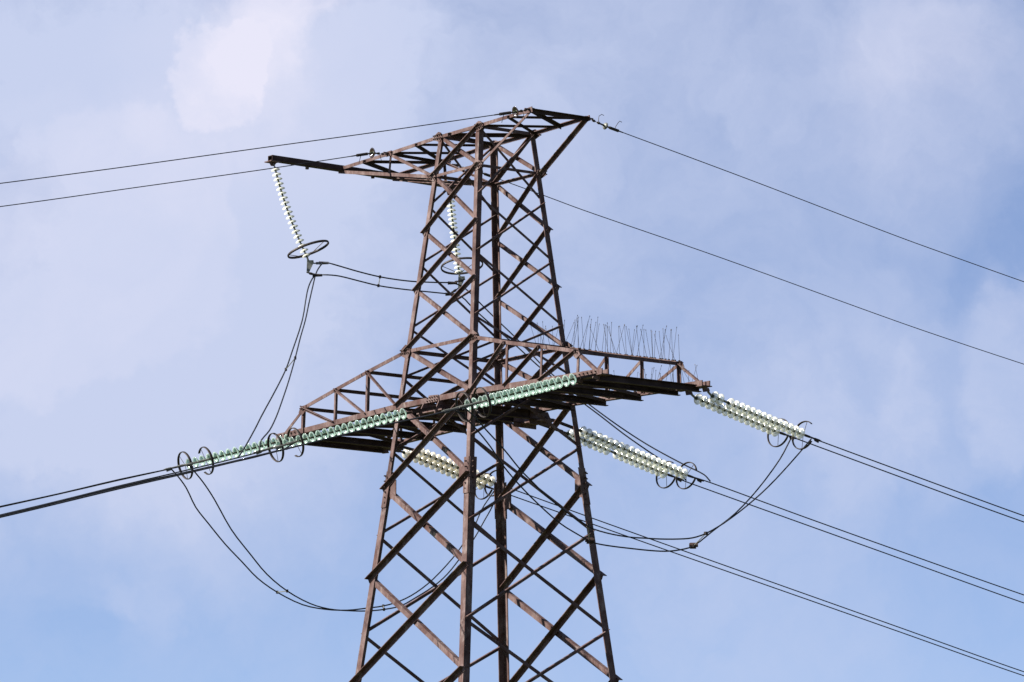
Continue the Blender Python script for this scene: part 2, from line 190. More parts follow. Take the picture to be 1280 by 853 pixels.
def glass(name, tint, body, clear):
    m = bpy.data.materials.new(name); m.use_nodes = True
    nt = m.node_tree; nt.nodes.clear()
    o = nt.nodes.new('ShaderNodeOutputMaterial')
    geo = nt.nodes.new('ShaderNodeNewGeometry'); nz = nt.nodes.new('ShaderNodeTexNoise'); nz.inputs['Scale'].default_value = 7.0
    nt.links.new(geo.outputs['Position'], nz.inputs['Vector'])
    cr = nt.nodes.new('ShaderNodeValToRGB')
    cr.color_ramp.elements[0].position = .3; cr.color_ramp.elements[0].color = (*[v*.72 for v in body], 1)
    cr.color_ramp.elements[1].position = .7; cr.color_ramp.elements[1].color = (*body, 1)
    nt.links.new(nz.outputs['Fac'], cr.inputs['Fac'])
    tr = nt.nodes.new('ShaderNodeBsdfTranslucent'); nt.links.new(cr.outputs[0], tr.inputs['Color'])
    df = nt.nodes.new('ShaderNodeBsdfDiffuse'); nt.links.new(cr.outputs[0], df.inputs['Color'])
    tp = nt.nodes.new('ShaderNodeBsdfTransparent'); tp.inputs['Color'].default_value = (*tint, 1)
    gl = nt.nodes.new('ShaderNodeBsdfGlossy'); gl.inputs['Roughness'].default_value = .12
    a = nt.nodes.new('ShaderNodeMixShader'); a.inputs[0].default_value = .5
    nt.links.new(tr.outputs[0], a.inputs[1]); nt.links.new(df.outputs[0], a.inputs[2])
    b = nt.nodes.new('ShaderNodeMixShader'); lw = nt.nodes.new('ShaderNodeLayerWeight'); lw.inputs['Blend'].default_value = .45
    mr = nt.nodes.new('ShaderNodeMapRange'); mr.inputs['From Min'].default_value = .15; mr.inputs['From Max'].default_value = .75
    mr.inputs['To Min'].default_value = clear; mr.inputs['To Max'].default_value = clear*.25      # thin glass is clearest face-on
    nt.links.new(lw.outputs['Facing'], mr.inputs['Value']); nt.links.new(mr.outputs[0], b.inputs[0])
    nt.links.new(a.outputs[0], b.inputs[1]); nt.links.new(tp.outputs[0], b.inputs[2])
    c = nt.nodes.new('ShaderNodeMixShader')
    c.inputs[0].default_value = .14; nt.links.new(b.outputs[0], c.inputs[1]); nt.links.new(gl.outputs[0], c.inputs[2])
    nt.links.new(c.outputs[0], o.inputs['Surface'])
    return m
GLASS_GREEN = glass('green_tempered_glass', (.70, .88, .81), (.64, .77, .71), .62)
GLASS_PALE = glass('pale_tempered_glass', (.95, .98, .94), (.98, .97, .90), .66)
GLASS_YELLOW = glass('dust_yellowed_glass', (.97, .95, .88), (.90, .86, .74), .6)

GLASS_BROWN = glass('brown_glazed_porcelain', (.2, .12, .08), (.07, .045, .035), .02)

# ------------------------------------------------------------------ mesh helpers (all inputs in tower units)
class MB:
    def __init__(self): self.v = []; self.f = []; self.mi = []
    def add(self, vs, fs, mi=0):
        o = len(self.v); self.v += [Vector(p) for p in vs]
        self.f += [tuple(i+o for i in f) for f in fs]; self.mi += [mi]*len(fs)
    def prism(self, ringA, ringB, mi=0):
        n = len(ringA)
        fs = [(i, (i+1) % n, n+(i+1) % n, n+i) for i in range(n)]
        fs += [tuple(range(n-1, -1, -1)), tuple(range(n, 2*n))]
        self.add(list(ringA)+list(ringB), fs, mi)
    def lsec(self, A, B, n1, n2, w1, w2=None, t=.011, off=0.0):
        """equal-angle bar, heel on the line A-B, flanges along n1 and n2"""
        A, B = Vector(A), Vector(B); ax = (B-A).normalized(); w2 = w2 or w1
        n1 = Vector(n1); n1 = (n1-ax*n1.dot(ax)).normalized()
        n2 = Vector(n2); n2 = n2-ax*n2.dot(ax); n2 = (n2-n1*n2.dot(n1)).normalized()
        prof = [(0, 0), (w1, 0), (w1, t), (t, t), (t, w2), (0, w2)]
        d = n2*off
        ra = [A+d+n1*a+n2*b for a, b in prof]; rb = [B+d+n1*a+n2*b for a, b in prof]
        self.prism(ra, rb)
    def chan(self, A, B, up, h, b, t=.012):
        """channel bar: web height h along up (centred), flanges b wide"""
        A, B = Vector(A), Vector(B); ax = (B-A).normalized()
        u = Vector(up); u = (u-ax*u.dot(ax)).normalized(); s = ax.cross(u)
        prof = [(-b/2, -h/2), (b/2, -h/2), (b/2, -h/2+t), (-b/2+t, -h/2+t), (-b/2+t, h/2-t), (b/2, h/2-t), (b/2, h/2), (-b/2, h/2)]
        self.prism([A+s*x+u*y for x, y in prof], [B+s*x+u*y for x, y in prof])
    def flat(self, A, B, up, h, t):
        A, B = Vector(A), Vector(B); ax = (B-A).normalized()
        u = Vector(up); u = (u-ax*u.dot(ax)).normalized(); s = ax.cross(u)
        prof = [(-t/2, -h/2), (t/2, -h/2), (t/2, h/2), (-t/2, h/2)]
        self.prism([A+s*x+u*y for x, y in prof], [B+s*x+u*y for x, y in prof])
    def plate(self, pts, nrm, t):
        """flat polygonal plate of thickness t, pts in order, thickened along nrm"""
        n = Vector(nrm).normalized()*t/2
        self.prism([Vector(p)-n for p in pts], [Vector(p)+n for p in pts])
    def box(self, c, hx, hy, hz):
        c = Vector(c)
        self.prism([c+Vector((x*hx, y*hy, -hz)) for x, y in ((-1, -1), (1, -1), (1, 1), (-1, 1))],
                   [c+Vector((x*hx, y*hy, hz)) for x, y in ((-1, -1), (1, -1), (1, 1), (-1, 1))])
    def rod(self, A, B, r, n=8, r2=None, mi=0):
        A, B = Vector(A), Vector(B); ax = (B-A).normalized()
        u = ax.orthogonal().normalized(); s = ax.cross(u); r2 = r if r2 is None else r2
        ca = [(math.cos(2*math.pi*k/n), math.sin(2*math.pi*k/n)) for k in range(n)]
        self.prism([A+(u*a+s*b)*r for a, b in ca], [B+(u*a+s*b)*r2 for a, b in ca], mi)
    def tube(self, pts, r, n=8, closed=False, ry=None, up=None):
        pts = [Vector(p) for p in pts]; m = len(pts); vs = []
        t0 = None
        for i, p in enumerate(pts):
            a = pts[i-1] if (i > 0 or closed) else p; b = pts[(i+1) % m] if (i < m-1 or closed) else p
            t = (b-a).normalized()
            if up is not None:
                u = Vector(up) if not callable(up) else up(p)
                u = (u-t*u.dot(t)).normalized()
            elif t0 is None: u = t.orthogonal().normalized()
            else: u = (u0-t*u0.dot(t)).normalized()
            u0 = u; t0 = t; s = t.cross(u)
            for k in range(n):
                an = 2*math.pi*k/n
                vs.append(p+u*math.cos(an)*r+s*math.sin(an)*(ry or r))
        fs = []
        for i in range(m if closed else m-1):
            j = (i+1) % m
            for k in range(n):
                fs.append((i*n+k, i*n+(k+1) % n, j*n+(k+1) % n, j*n+k))
        if not closed:
            fs += [tuple(range(n-1, -1, -1)), tuple(range((m-1)*n, m*n))]
        self.add(vs, fs)
    def lathe(self, prof, n=16, mi=0, closed_ends=True):
        vs = []; m = len(prof)
        for r, z in prof:
            for k in range(n):
                a = 2*math.pi*k/n; vs.append((r*math.cos(a), r*math.sin(a), z))
        fs = [(i*n+k, i*n+(k+1) % n, (i+1)*n+(k+1) % n, (i+1)*n+k) for i in range(m-1) for k in range(n)]
        self.add(vs, fs, mi)
    def bolts(self, c, nrm, u, nu, nv, du, dv, r=.011, h=.022):
        n = Vector(nrm).normalized(); u = Vector(u); u = (u-n*u.dot(n)).normalized(); v = n.cross(u)
        for i in range(nu):
            for j in range(nv):
                p = Vector(c)+u*(i-(nu-1)/2)*du+v*(j-(nv-1)/2)*dv
                self.rod(p-n*.004, p+n*h, r*1.15, 6, mi=1)
    def mesh(self, name, mats, local=False, smooth=False, origin=None):
        me = bpy.data.meshes.new(name)
        if local: vs = [v*S for v in self.v]
        else:
            o = origin if origin is not None else Vector((0, 0, 0))
            vs = [P(*v)-o for v in self.v]
        me.from_pydata([tuple(v) for v in vs], [], self.f)
        for m in mats: me.materials.append(m)
        bm = bmesh.new(); bm.from_mesh(me)
        for f, i in zip(bm.faces, self.mi): f.material_index = i; f.smooth = smooth
        bmesh.ops.recalc_face_normals(bm, faces=bm.faces)
        bm.to_mesh(me); bm.free()
        return me
    def build(self, name, m, parent=None, smooth=False, label=None):
        mats = m if isinstance(m, (list, tuple)) else [m]
        if max(self.mi, default=0) >= len(mats): mats = list(mats)+[STEEL_DARK]
        o = Vector((0, 0, 0)); p = parent
        while p is not None: o = o+p.location; p = p.parent
        ob = bpy.data.objects.new(name, self.mesh(name, mats, smooth=smooth, origin=o))
        COL.objects.link(ob); ob.parent = parent
        if label: ob['label'] = label
        return ob
def tag(o, label=None, cat=None, group=None, kind=None):
    if label: o['label'] = label
    if cat: o['category'] = cat
    if group: o['group'] = group
    if kind: o['kind'] = kind
    return o
def thing(name, label, cat, loc, group=None):
    o = bpy.data.objects.new(name, None); o.empty_display_size = .3
    COL.objects.link(o); o.location = loc
    return tag(o, label, cat, group)

# ------------------------------------------------------------------ ground
g = MB(); R_ = 3000
gv = [(math.cos(i*math.pi/24)*R_, math.sin(i*math.pi/24)*R_, ZG) for i in range(48)]
g.add(gv, [tuple(range(48))])
tag(g.build('ground', GROUND), kind='structure')

# ------------------------------------------------------------------ lattice tower
ZT = 4.335
def half(z): return 1-.10803*z if z < 0 else 1-.10474*z
CORN = [(-1, -1), (1, -1), (1, 1), (-1, 1)]                 # anticlockwise corners; face i runs from corner i to i+1
NRM = [Vector((0, -1, 0)), Vector((1, 0, 0)), Vector((0, 1, 0)), Vector((-1, 0, 0))]
def node(ci, z): return Vector((CORN[ci][0]*half(z), CORN[ci][1]*half(z), z))
tower = thing('lattice_tower', 'tall red-brown steel lattice tower with wide crossarm carrying all the insulators', 'transmission tower', (0, 0, 0))
ZU = Vector((0, 0, 1))
SPL = -1.327                                                # leg splice level
for ci, (sx, sy) in enumerate(CORN):
    b = MB()
    b.lsec(node(ci, ZG+.15), node(ci, SPL), (-sx, 0, 0), (0, -sy, 0), .125, t=.016)
    b.lsec(node(ci, SPL), node(ci, ZT+.02), (-sx, 0, 0), (0, -sy, 0), .092, t=.014)
    leg = b.build('leg', STEEL, tower)
    # splice plates wrap the leg joint on both flanges, with bolt rows
    p = MB()
    for f, (nx, ny) in (((-sx, 0), (0, sy)), ((0, -sy), (sx, 0))):
        f = Vector((*f, 0)); n = Vector((nx, ny, 0))
        for zc, hh, w in ((SPL, .29, .13),):
            a0 = node(ci, zc-hh)+n*.008; a1 = node(ci, zc+hh)+n*.008
            p.plate([a0, a0+f*w, a1+f*w, a1], n, .012)
            p.bolts(node(ci, zc)+n*.014+f*.055, n, (0, 0, 1), 6, 1, .085, .05, h=.034)
        # inner gusset for the braces
        if abs(f.y) > 0: continue
        c0 = node(ci, SPL)+f*.10-n*.02
        p.plate([c0+ZU*.17, c0+f*.19+ZU*.13, c0+f*.19-ZU*.13, c0-ZU*.17], n, .012)
    p.build('splice_plate', STEEL, leg)
    ft = MB(); c = node(ci, ZG); ft.box(c+Vector((0, 0, .1)), .35, .35, .16)
    ft.build('footing', CONCRETE, tower)

def xbay(fi, za, zb, w, out_list):
    """one crossed bay of face fi between levels za (bottom) and zb (top): two separate angle bars"""
    l, r = fi, (fi+1) % 4; n = NRM[fi]; EX = .03 if fi in (0, 2) else -.02
    A, B = node(l, za), node(r, zb)                          # outer bar: flange edge stands outwards on top
    ax = (B-A).normalized(); upn = n.cross(ax); upn = upn if upn.z > 0 else -upn
    o = MB(); o.lsec(A+upn*w*.5+n*.003-ax*EX, B+upn*w*.5+n*.003+ax*EX, -upn, n, w, t=.010); out_list.append(o)
    A, B = node(r, za), node(l, zb)                          # inner bar: behind the leg flange
    ax = (B-A).normalized(); upn = n.cross(ax); upn = upn if upn.z > 0 else -upn
    q = -n*.017
    o = MB(); o.lsec(A+upn*w*.5+q+ax*.02, B+upn*w*.5+q-ax*.02, -upn, -n, w, t=.010); out_list.append(o)
    return node(l, za)
LV1 = [-4.4015, -2.761, -1.327, 0.0, .8787, 1.849, 2.780, 3.695, ZT]       # wide faces
LV2 = [-5.25, -3.607, -2.048, -.70, .46, 1.246, 2.284, 3.2185, ZT]         # staggered faces
low1 = [-13.3, -10.4, -8.1, -6.15, -4.4015]; low2 = [-13.3, -11.2, -8.9, -6.95, -5.25]
def bar_w(z, f): 
    if f in (0, 2): return .082 if z < -1.4 else (.070 if z < .5 else .056)
    return .056 if z < -1.4 else (.048 if z < .3 else .038)
for fi in range(4):
    lv = LV1 if fi in (0, 2) else LV2
    if fi in (0, 2): lv = [-6.15]+lv
    for za, zb in zip(lv, lv[1:]):
        bars = []; xbay(fi, za, zb, bar_w((za+zb)/2, fi), bars)
        for m_ in bars: m_.build('brace', STEEL, tower)
lowbars = MB()
for fi in range(4):
    lv = low1[:-1] if fi in (0, 2) else low2
    for za, zb in zip(lv, lv[1:]):
        bars = []; xbay(fi, za, zb, .085, bars)
        for m_ in bars: lowbars.add(m_.v, m_.f)
tag(lowbars.build('lower_bracing', STEEL, tower), kind='stuff')
def strut(fi, z, w, name='strut', parent=None):
    l, r = fi, (fi+1) % 4; n = NRM[fi]
    b = MB(); b.lsec(node(l, z)+ZU*w*.5-n*.004, node(r, z)+ZU*w*.5-n*.004, -ZU, -n, w, t=.010)
    return b.build(name, STEEL, parent or tower)
for fi in range(4):
    strut(fi, .8787, .056); strut(fi, 3.695, .045); strut(fi, ZT, .055)
# gusset plates with bolt heads at the arm joints
for z, w, h in ((.8787, .13, .11), (3.695, .09, .08), (ZT, .10, .08), (2.78, .06, .05), (1.849, .06, .05)):
    for ci, (sx, sy) in enumerate(CORN):
        b = MB(); c = node(ci, z)
        for f, n in ((Vector((-sx, 0, 0)), Vector((0, sy, 0))), (Vector((0, -sy, 0)), Vector((sx, 0, 0)))):
            big = h > .06
            ext = .16 if (big and abs(f.x) > 0) else 0.0     # the arm side of the plate
            q = c+n*.012
            pts = [q-f*ext*.8-ZU*h*.5, q-f*ext*.8+ZU*h*.35, q+ZU*h, q+f*w*.7+ZU*h*.7, q+f*w-ZU*h*.2, q+f*w*.5-ZU*h*1.1, q-ZU*h*1.0]
            if not ext: pts = [q+ZU*h, q+f*w*.7+ZU*h*.7, q+f*w-ZU*h*.3, q+f*w*.5-ZU*h, q-ZU*h]
            b.plate(pts, n, .010)
            if big:
                b.bolts(q+n*.006+f*w*.30, n, f, 3, 2, .045, .06, r=.010)
                if ext: b.bolts(q+n*.006-f*ext*.45, n, f, 3, 2, .042, .05, r=.010)
        b.build('gusset_plate', STEEL, tower)

# ---------------------------------------------- main crossarm (part of the tower, its bars are sub-parts)
XN = [1.87, 2.77, 3.70]; ZN = [.665, .486, .295]; TIP = 4.27; ZTIP = -.10
def zbot(x): return 0.0 if abs(x) < 1 else ZTIP*(abs(x)-1)/(TIP-1)
def group_part(name, parent):
    o = bpy.data.objects.new(name, None); COL.objects.link(o); o.parent = parent; return o
crossarm = group_part('crossarm', tower)
for sy in (-1, 1):
    n = Vector((0, sy, 0)); a = 1.0; arm = MB()
    for x0, x1 in ((-TIP-.05, -1), (-1, 1), (1, TIP+.05)):
        A = Vector((x0, a*sy, zbot(x0)-.045)); B = Vector((x1, a*sy, zbot(x1)-.045))
        arm.lsec(A+n*.016, B+n*.016, ZU, -n, .085, .10, t=.014)
    arm.build('bottom_chord', STEEL, crossarm)
def sub(name, fn, parent=None, m=None):
    b = MB(); fn(b); return b.build(name, m or STEEL, parent or crossarm)
for sy in (-1, 1):
    n = Vector((0, sy, 0))
    for sx in (-1, 1):
        tops = [Vector((sx*half(.8787), sy*half(.8787), .8787))]+[Vector((sx*x, sy*.985, z)) for x, z in zip(XN, ZN)]
        bots = [Vector((sx*1.0, sy, 0))]+[Vector((sx*x, sy, zbot(x))) for x in XN]
        tip = Vector((sx*4.25, sy, -.07))
        def top(b):
            for A, B in zip(tops, tops[1:]):
                b.lsec(A+ZU*.028+n*.004, B+ZU*.028+n*.004, -ZU, -n, .058, .058, t=.011)
        sub('top_chord', top)
        sub('end_strut', lambda b: b.lsec(tops[3]+n*.004, tip+n*.004, (-sx*.3, 0, -1), -n, .05, t=.01))
        for k in (1, 2, 3):
            w = .05 if k != 2 else .042
            sub('post', lambda b: b.lsec(bots[k]-n*.006, tops[k]-n*.006, (sx, 0, 0), -n, w, t=.010))
            A, B = bots[k-1], tops[k]
            upv = Vector((0, 0, 1)); ax = (B-A).normalized(); upn = n.cross(ax); upn = upn if upn.z > 0 else -upn
            sub('diagonal', lambda b: b.lsec(A+upn*.02+n*.004, B+upn*.02+n*.004, -upn, n, .052, t=.010))
        # heavy end shoe that takes the insulator chains
        def shoe(b):
            y0 = sy*1.03
            b.flat((sx*3.62, y0, -.085), (sx*4.40, y0, -.10), ZU, .085, .018)
            b.flat((sx*3.62, sy*.90, -.085), (sx*4.38, sy*.90, -.10), ZU, .085, .018)
            b.plate([(sx*3.66, sy*.88, -.135), (sx*4.42, sy*.86, -.145), (sx*4.42, sy*1.06, -.145), (sx*3.66, sy*1.05, -.135)], ZU, .014)
            for xx in (3.86, 4.28):
                b.plate([(sx*xx, sy*.98, -.15), (sx*xx, sy*1.10, -.15), (sx*xx, sy*1.12, -.20), (sx*xx, sy*1.0, -.22)], (1, 0, 0), .022)
            b.bolts((sx*4.0, y0+sy*.01, -.09), n, (1, 0, 0), 6, 1, .10, .04, r=.012)
        sub('end_shoe', shoe)
        def jg(b):                                           # gusset at the tip of the top chord
            q = tops[3]+n*.012
            b.plate([q+Vector((-sx*.10, 0, .04)), q+Vector((sx*.05, 0, .03)), q+Vector((sx*.11, 0, -.07)), q+Vector((0, 0, -.12)), q+Vector((-sx*.09, 0, -.05))], n, .011)
            b.bolts(q+n*.004, n, (1, 0, -.3), 3, 2, .045, .04, r=.009)
        sub('gusset_plate', jg)
for sx in (-1, 1):
    for k, (x, z) in enumerate(zip(XN, ZN)):
        sub('top_tie', lambda b: b.lsec((sx*x, -1.03, z+.015), (sx*x, 1.03, z+.015), -ZU, (-sx, 0, 0), .05, t=.010))
        sub('cross_beam', lambda b: b.chan((sx*x, -.985, zbot(x)-.075), (sx*x, .985, zbot(x)-.075), ZU, .105, .07), m=STEEL_DARK)
    sub('cross_beam', lambda b: b.chan((sx*4.22, -.985, -.165), (sx*4.22, .985, -.165), ZU, .105, .07), m=STEEL_DARK)
    sub('cross_beam', lambda b: b.chan((sx*1.0, -.985, -.07), (sx*1.0, .985, -.07), ZU, .11, .07), m=STEEL_DARK)
    sub('cross_beam', lambda b: b.chan((sx*.23, -1.0, -.115), (sx*.23, 1.0, -.115), ZU, .15, .08), m=STEEL_DARK)
    xs = [1.0]+XN+[4.22]
    for x0, x1 in zip(xs, xs[1:]):
        for s_ in (-1, 1):
            sub('plan_brace', lambda b: b.lsec((sx*x0, -s_*.95, zbot(x0)-.02), (sx*x1, s_*.95, zbot(x1)-.02), ZU*-1, (0, s_, 0), .05, .06, t=.010), m=STEEL_DARK)
    for s_ in (-1, 1):
        sub('plan_brace', lambda b: b.lsec((sx*.25, -s_*.95, -.03), (sx*1.0, s_*.95, -.03), -ZU, (0, s_, 0), .05, .07, t=.010), m=STEEL_DARK)
# heavy bracket plates where the middle phase pulls on the chords
for sy in (-1, 1):
    def brk(b):
        b.plate([(-.34, sy*.80, -.205), (.34, sy*.80, -.205), (.34, sy*1.10, -.205), (-.34, sy*1.10, -.205)], ZU, .02)
        for xx in (-.21, .21):
            b.plate([(xx, sy*.70, -.05), (xx, sy*1.06, -.05), (xx, sy*1.14, -.21), (xx, sy*1.14, -.27), (xx, sy*.70, -.26)], (1, 0, 0), .022)
        b.plate([(-.17, sy*1.03, -.05), (.17, sy*1.03, -.05), (.15, sy*1.03, .05), (-.10, sy*1.03, .065)], (0, 1, 0), .012)
        b.bolts((0, sy*1.035, 0), (0, sy, 0), (1, 0, 0), 5, 2, .065, .05, r=.010)
    sub('bracket', brk)
    for xx in (-.21, .21):
        pass
# bird spikes along the right arm
rs = random.Random(11)
def spikes(x0, x1, n, yf, zf, h0, h1, parent):
    for i in range(n):
        x = x0+(x1-x0)*(i+rs.uniform(.1, .9))/n; z = zf(x); y = yf(x)
        b = MB(); b.box((x, y, z-.004), .018, .010, .010)
        for s_ in ((-1, 1) if rs.random() < .45 else (rs.choice((-1, 1)),)):
            lean = s_*abs(rs.gauss(.0, .10))+rs.uniform(-.02, .04); h = rs.uniform(h0, h1); yo = rs.uniform(-.10, .10)
            a = Vector((x+rs.uniform(-.015, .015), y, z)); t_ = a+Vector((lean, yo, h))
            b.rod(a, t_, .0030, 4, .0024)
            b.rod(t_-(t_-a).normalized()*.012, t_+(t_-a).normalized()*.008, .0050, 5)
        b.build('bird_spike', DARKIRON, parent)
spikes(1.0, 3.75, 34, lambda x: .908+.077*min(1, (x-.91)/.96)-.02, lambda x: .8787+(ZN[0]-.8787)*(x-.91)/.96+.03 if x < 1.87 else (.665-.1965*(x-1.87)+.03), .40, .50, crossarm)
spikes(1.75, 4.2, 22, lambda x: .98, lambda x: zbot(x)+.04, .20, .36, crossarm)

spikes(.1, .9, 7, lambda x: .885, lambda x: .9087, .34, .48, crossarm)

# ---------------------------------------------- head frame with earth wire arms and the jumper beam
TY = half(ZT)
ZH = 4.355
TR = 1.92
head = group_part('head_frame', tower)
for sy in (-1, 1):
    n = Vector((0, sy, 0)); hf = MB()
    for A, B in (((-3.38, sy*TY, 4.25), (-1.92, sy*TY, 4.285)), ((-1.92, sy*TY, 4.285), (-TY, sy*TY, ZT)), ((-TY, sy*TY, ZT), (TY, sy*TY, ZT+.01)), ((TY, sy*TY, ZT+.01), (TR+.03, sy*TY, 4.375))):
        hf.lsec(Vector(A)+ZU*.025+n*.004, Vector(B)+ZU*.025+n*.004, -ZU, -n, .055, .055, t=.011)
    hf.build('top_chord', STEEL, head)
for sy in (-1, 1):
    n = Vector((0, sy, 0)); y = sy*TY; a37 = half(3.695)
    Ln = Vector((-a37, sy*a37, 3.695)); Rn = Vector((a37, sy*a37, 3.695))
    p_t = Vector((-1.92, y, 4.285)); p_b = Vector((-1.92, sy*.575, 3.955)); tl = Vector((-3.38, y, 4.235)); tr = Vector((TR, y, 4.375))
    sub('bottom_chord', lambda b: b.lsec(Ln+ZU*.025, tl, -ZU, -n, .055, .05, t=.011), head)
    sub('post', lambda b: b.lsec(p_b-n*.004, p_t-n*.004, (1, 0, 0), -n, .035, t=.009), head)
    sub('diagonal', lambda b: b.lsec(Ln+ZU*.02+n*.005, p_t+n*.005, -ZU, -n, .042, t=.009), head)
    sub('end_strut', lambda b: b.lsec(Rn+n*.003, tr+n*.003, (0, 0, -1), -n, .062 if sy > 0 else .04, t=.011), head)
    sub('earth_wire_bracket', lambda b: (b.plate([tr+n*.015+Vector((-.13, 0, .03)), tr+n*.015+Vector((.05, 0, .04)), tr+n*.015+Vector((.07, 0, -.05)), tr+n*.015+Vector((-.16, 0, -.05))], n, .012),
                                         b.rod(tr+n*.02, tr+n*.12, .014, 6)), head)
    sub('earth_wire_bracket', lambda b: (b.plate([p_t+n*.015+Vector((-.08, 0, .03)), p_t+n*.015+Vector((.07, 0, .035)), p_t+n*.015+Vector((.07, 0, -.05)), p_t+n*.015+Vector((-.08, 0, -.05))], n, .012),
                                         b.rod(p_t+n*.02, p_t+n*.12, .014, 6)), head)
def ptop(x, sy):
    z = 4.285+(ZT-4.285)*(x+1.92)/1.4 if x < -.546 else (ZT if x < .546 else ZT+.04*(x-.546)/1.4)
    if x < -1.92: z = 4.25+.035*(x+3.38)/1.46
    return Vector((x, sy*TY, z+.01))
for xn, xf, w in ((TR, TR, .065), (TR, 1.21, .055), (1.316, TR, .035), (1.316, .54, .035), (.6, 1.21, .035), (-.28, .54, .06), (-.28, -.54, .04),
                  (-1.184, -.56, .035), (-1.184, -2.0, .045), (-1.92, -2.0, .045), (-1.88, -1.2, .035), (-2.65, -2.0, .045), (-2.65, -3.2, .055)):
    sub('plan_brace', lambda b: b.lsec(ptop(xn, -1)-Vector((0, .02, 0)), ptop(xf, 1)+Vector((0, .02, 0)), -ZU, (1, 0, 0), w, t=.009), head, STEEL_DARK)
BX = -3.33
beam = MB()
beam.chan((BX-.03, -1.93, 4.262), (BX-.03, 1.78, 4.232), ZU, .088, .055, .012)
beam.chan((BX+.045, 1.78, 4.232), (BX+.045, -1.93, 4.262), ZU, .088, .055, .012)
jb = beam.build('jumper_beam', STEEL_DARK, tower)
sub('hanger_lug', lambda b: (b.plate([(BX, -1.95, 4.21), (BX, -1.80, 4.21), (BX, -1.85, 4.14), (BX, -1.90, 4.14)], (1, 0, 0), .03), b.box((BX, -1.88, 4.206), .10, .09, .008)), jb)
sub('hanger_lug', lambda b: (b.plate([(BX, 1.58, 4.18), (BX, 1.73, 4.18), (BX, 1.69, 4.06), (BX, 1.62, 4.06)], (1, 0, 0), .03),), jb)
for yy in (-1.2, .1): sub('bolt', lambda b: b.rod((BX, yy, 4.21), (BX, yy, 4.165), .03, 8), jb)

# ------------------------------------------------------------------ insulators
def disc_mesh(name, R, h, gm):
    b = MB()
    # iron cap on the tower side (-z), glass shed flaring towards +z, pin below
    b.lathe([(.001, -h*.46), (R*.17, -h*.46), (R*.28, -h*.38), (R*.32, -h*.08), (R*.26, -h*.0), (.001, h*.0)], 10, 1)
    b.lathe([(R*.28, -h*.20), (R*.50, -h*.17), (R*.76, -h*.07), (R*.93, h*.07), (R, h*.18), (R*.965, h*.21), (R*.88, h*.10),
             (R*.80, h*.18), (R*.74, h*.06), (R*.55, -h*.03), (R*.28, -h*.06), (R*.28, -h*.20)], 18, 0)
    b.lathe([(.001, -h*.04), (R*.19, -h*.04), (R*.17, h*.56), (.001, h*.56)], 7, 1)
    return b.mesh(name, [gm, CAP], local=True, smooth=True)
def align(d):
    return Vector(d).normalized().to_track_quat('Z', 'Y')
def ring_pts(c, ax, rad, a0, a1, n=40, sx=1.0, u=None):
    ax = Vector(ax).normalized(); u = Vector(u) if u is not None else ZU; u = (u-ax*u.dot(ax)).normalized(); v = ax.cross(u)
    closed = abs(a1-a0) >= 359.9
    k = n if closed else n-1
    return [Vector(c)+(u*math.cos(math.radians(a0+(a1-a0)*i/k))+v*math.sin(math.radians(a0+(a1-a0)*i/k))*sx)*rad for i in range(n)], closed
def tension_string(lab, pts, nd, dm, gap, ring_open, group, wire):
    at, p0, p1 = (Vector(q) for q in pts)
    t = thing('tension_insulator_string', lab, 'insulator string', P(*at), group)
    d = (p1-p0).normalized(); L = (p1-p0).length
    ptch = L/(nd+(.9 if gap else 0))
    far_side = p1.y > 0
    # hardware from the arm to the first cap
    b = MB(); side = d.cross(ZU).normalized()
    lk = (p0-at).length
    b.rod(at, at+(p0-at)*.28, .020, 6)
    if lk > .35:
        for s_ in (-1, 1): b.flat(at+(p0-at)*.2+side*s_*.022, p0-(p0-at)*.12+side*s_*.022, ZU, .035, .012)
    b.rod(at+(p0-at)*.6, p0+d*ptch*.1, .018, 6)
    b.build('link', STEEL_DARK if lk > .35 else GALV, t)
    q = align(d); pos = 0.0
    for i in range(nd):
        if gap and i == gap:
            gb = MB(); gb.rod(p0+d*(pos-.02), p0+d*(pos+ptch*.9), .020, 6); gb.build('link', GALV, t); pos += ptch*.9
        o = bpy.data.objects.new('glass_disc', dm); COL.objects.link(o); o.parent = t
        o.location = P(*(p0+d*(pos+ptch*.5)))-t.location
        o.rotation_mode = 'QUATERNION'; o.rotation_quaternion = q
        pos += ptch
    # clamp body joining the last pin to the cable
    w = (Vector(wire[2])-p1)
    e = p1+w*min(.42, w.length)/w.length
    c = MB(); c.rod(p1-d*.03, e, .017, 8, .013)
    c.rod(p1+(e-p1)*.15, p1+(e-p1)*.40, .022, 8, .019); c.rod(p1+(e-p1)*.68, p1+(e-p1)*.92, .019, 8)
    c.plate([p1+(e-p1)*.6+ZU*.012, p1+(e-p1)*.9+ZU*.012, p1+(e-p1)*.86-ZU*.045, p1+(e-p1)*.66-ZU*.035], side, .014)
    c.build('dead_end_clamp', DARKIRON if far_side else GALV, t)
    # grading ring: flat steel band round the line end of the chain
    rc = p1+d*.02-ZU*.01
    rad = .225
    pts_, closed = ring_pts(rc, d, rad, *ring_open)
    r = MB(); r.tube(pts_, .009, 8, closed, ry=.022, up=lambda p: (p-rc))
    rg = r.build('grading_ring', DARKIRON, t, smooth=True)
    s = MB()
    n_ = len(pts_)
    for k in (.12, .5, .8):
        s.rod(rc, pts_[int(k*(n_-1))], .0045, 5)
    s.build('spoke', DARKIRON, rg)
    return t
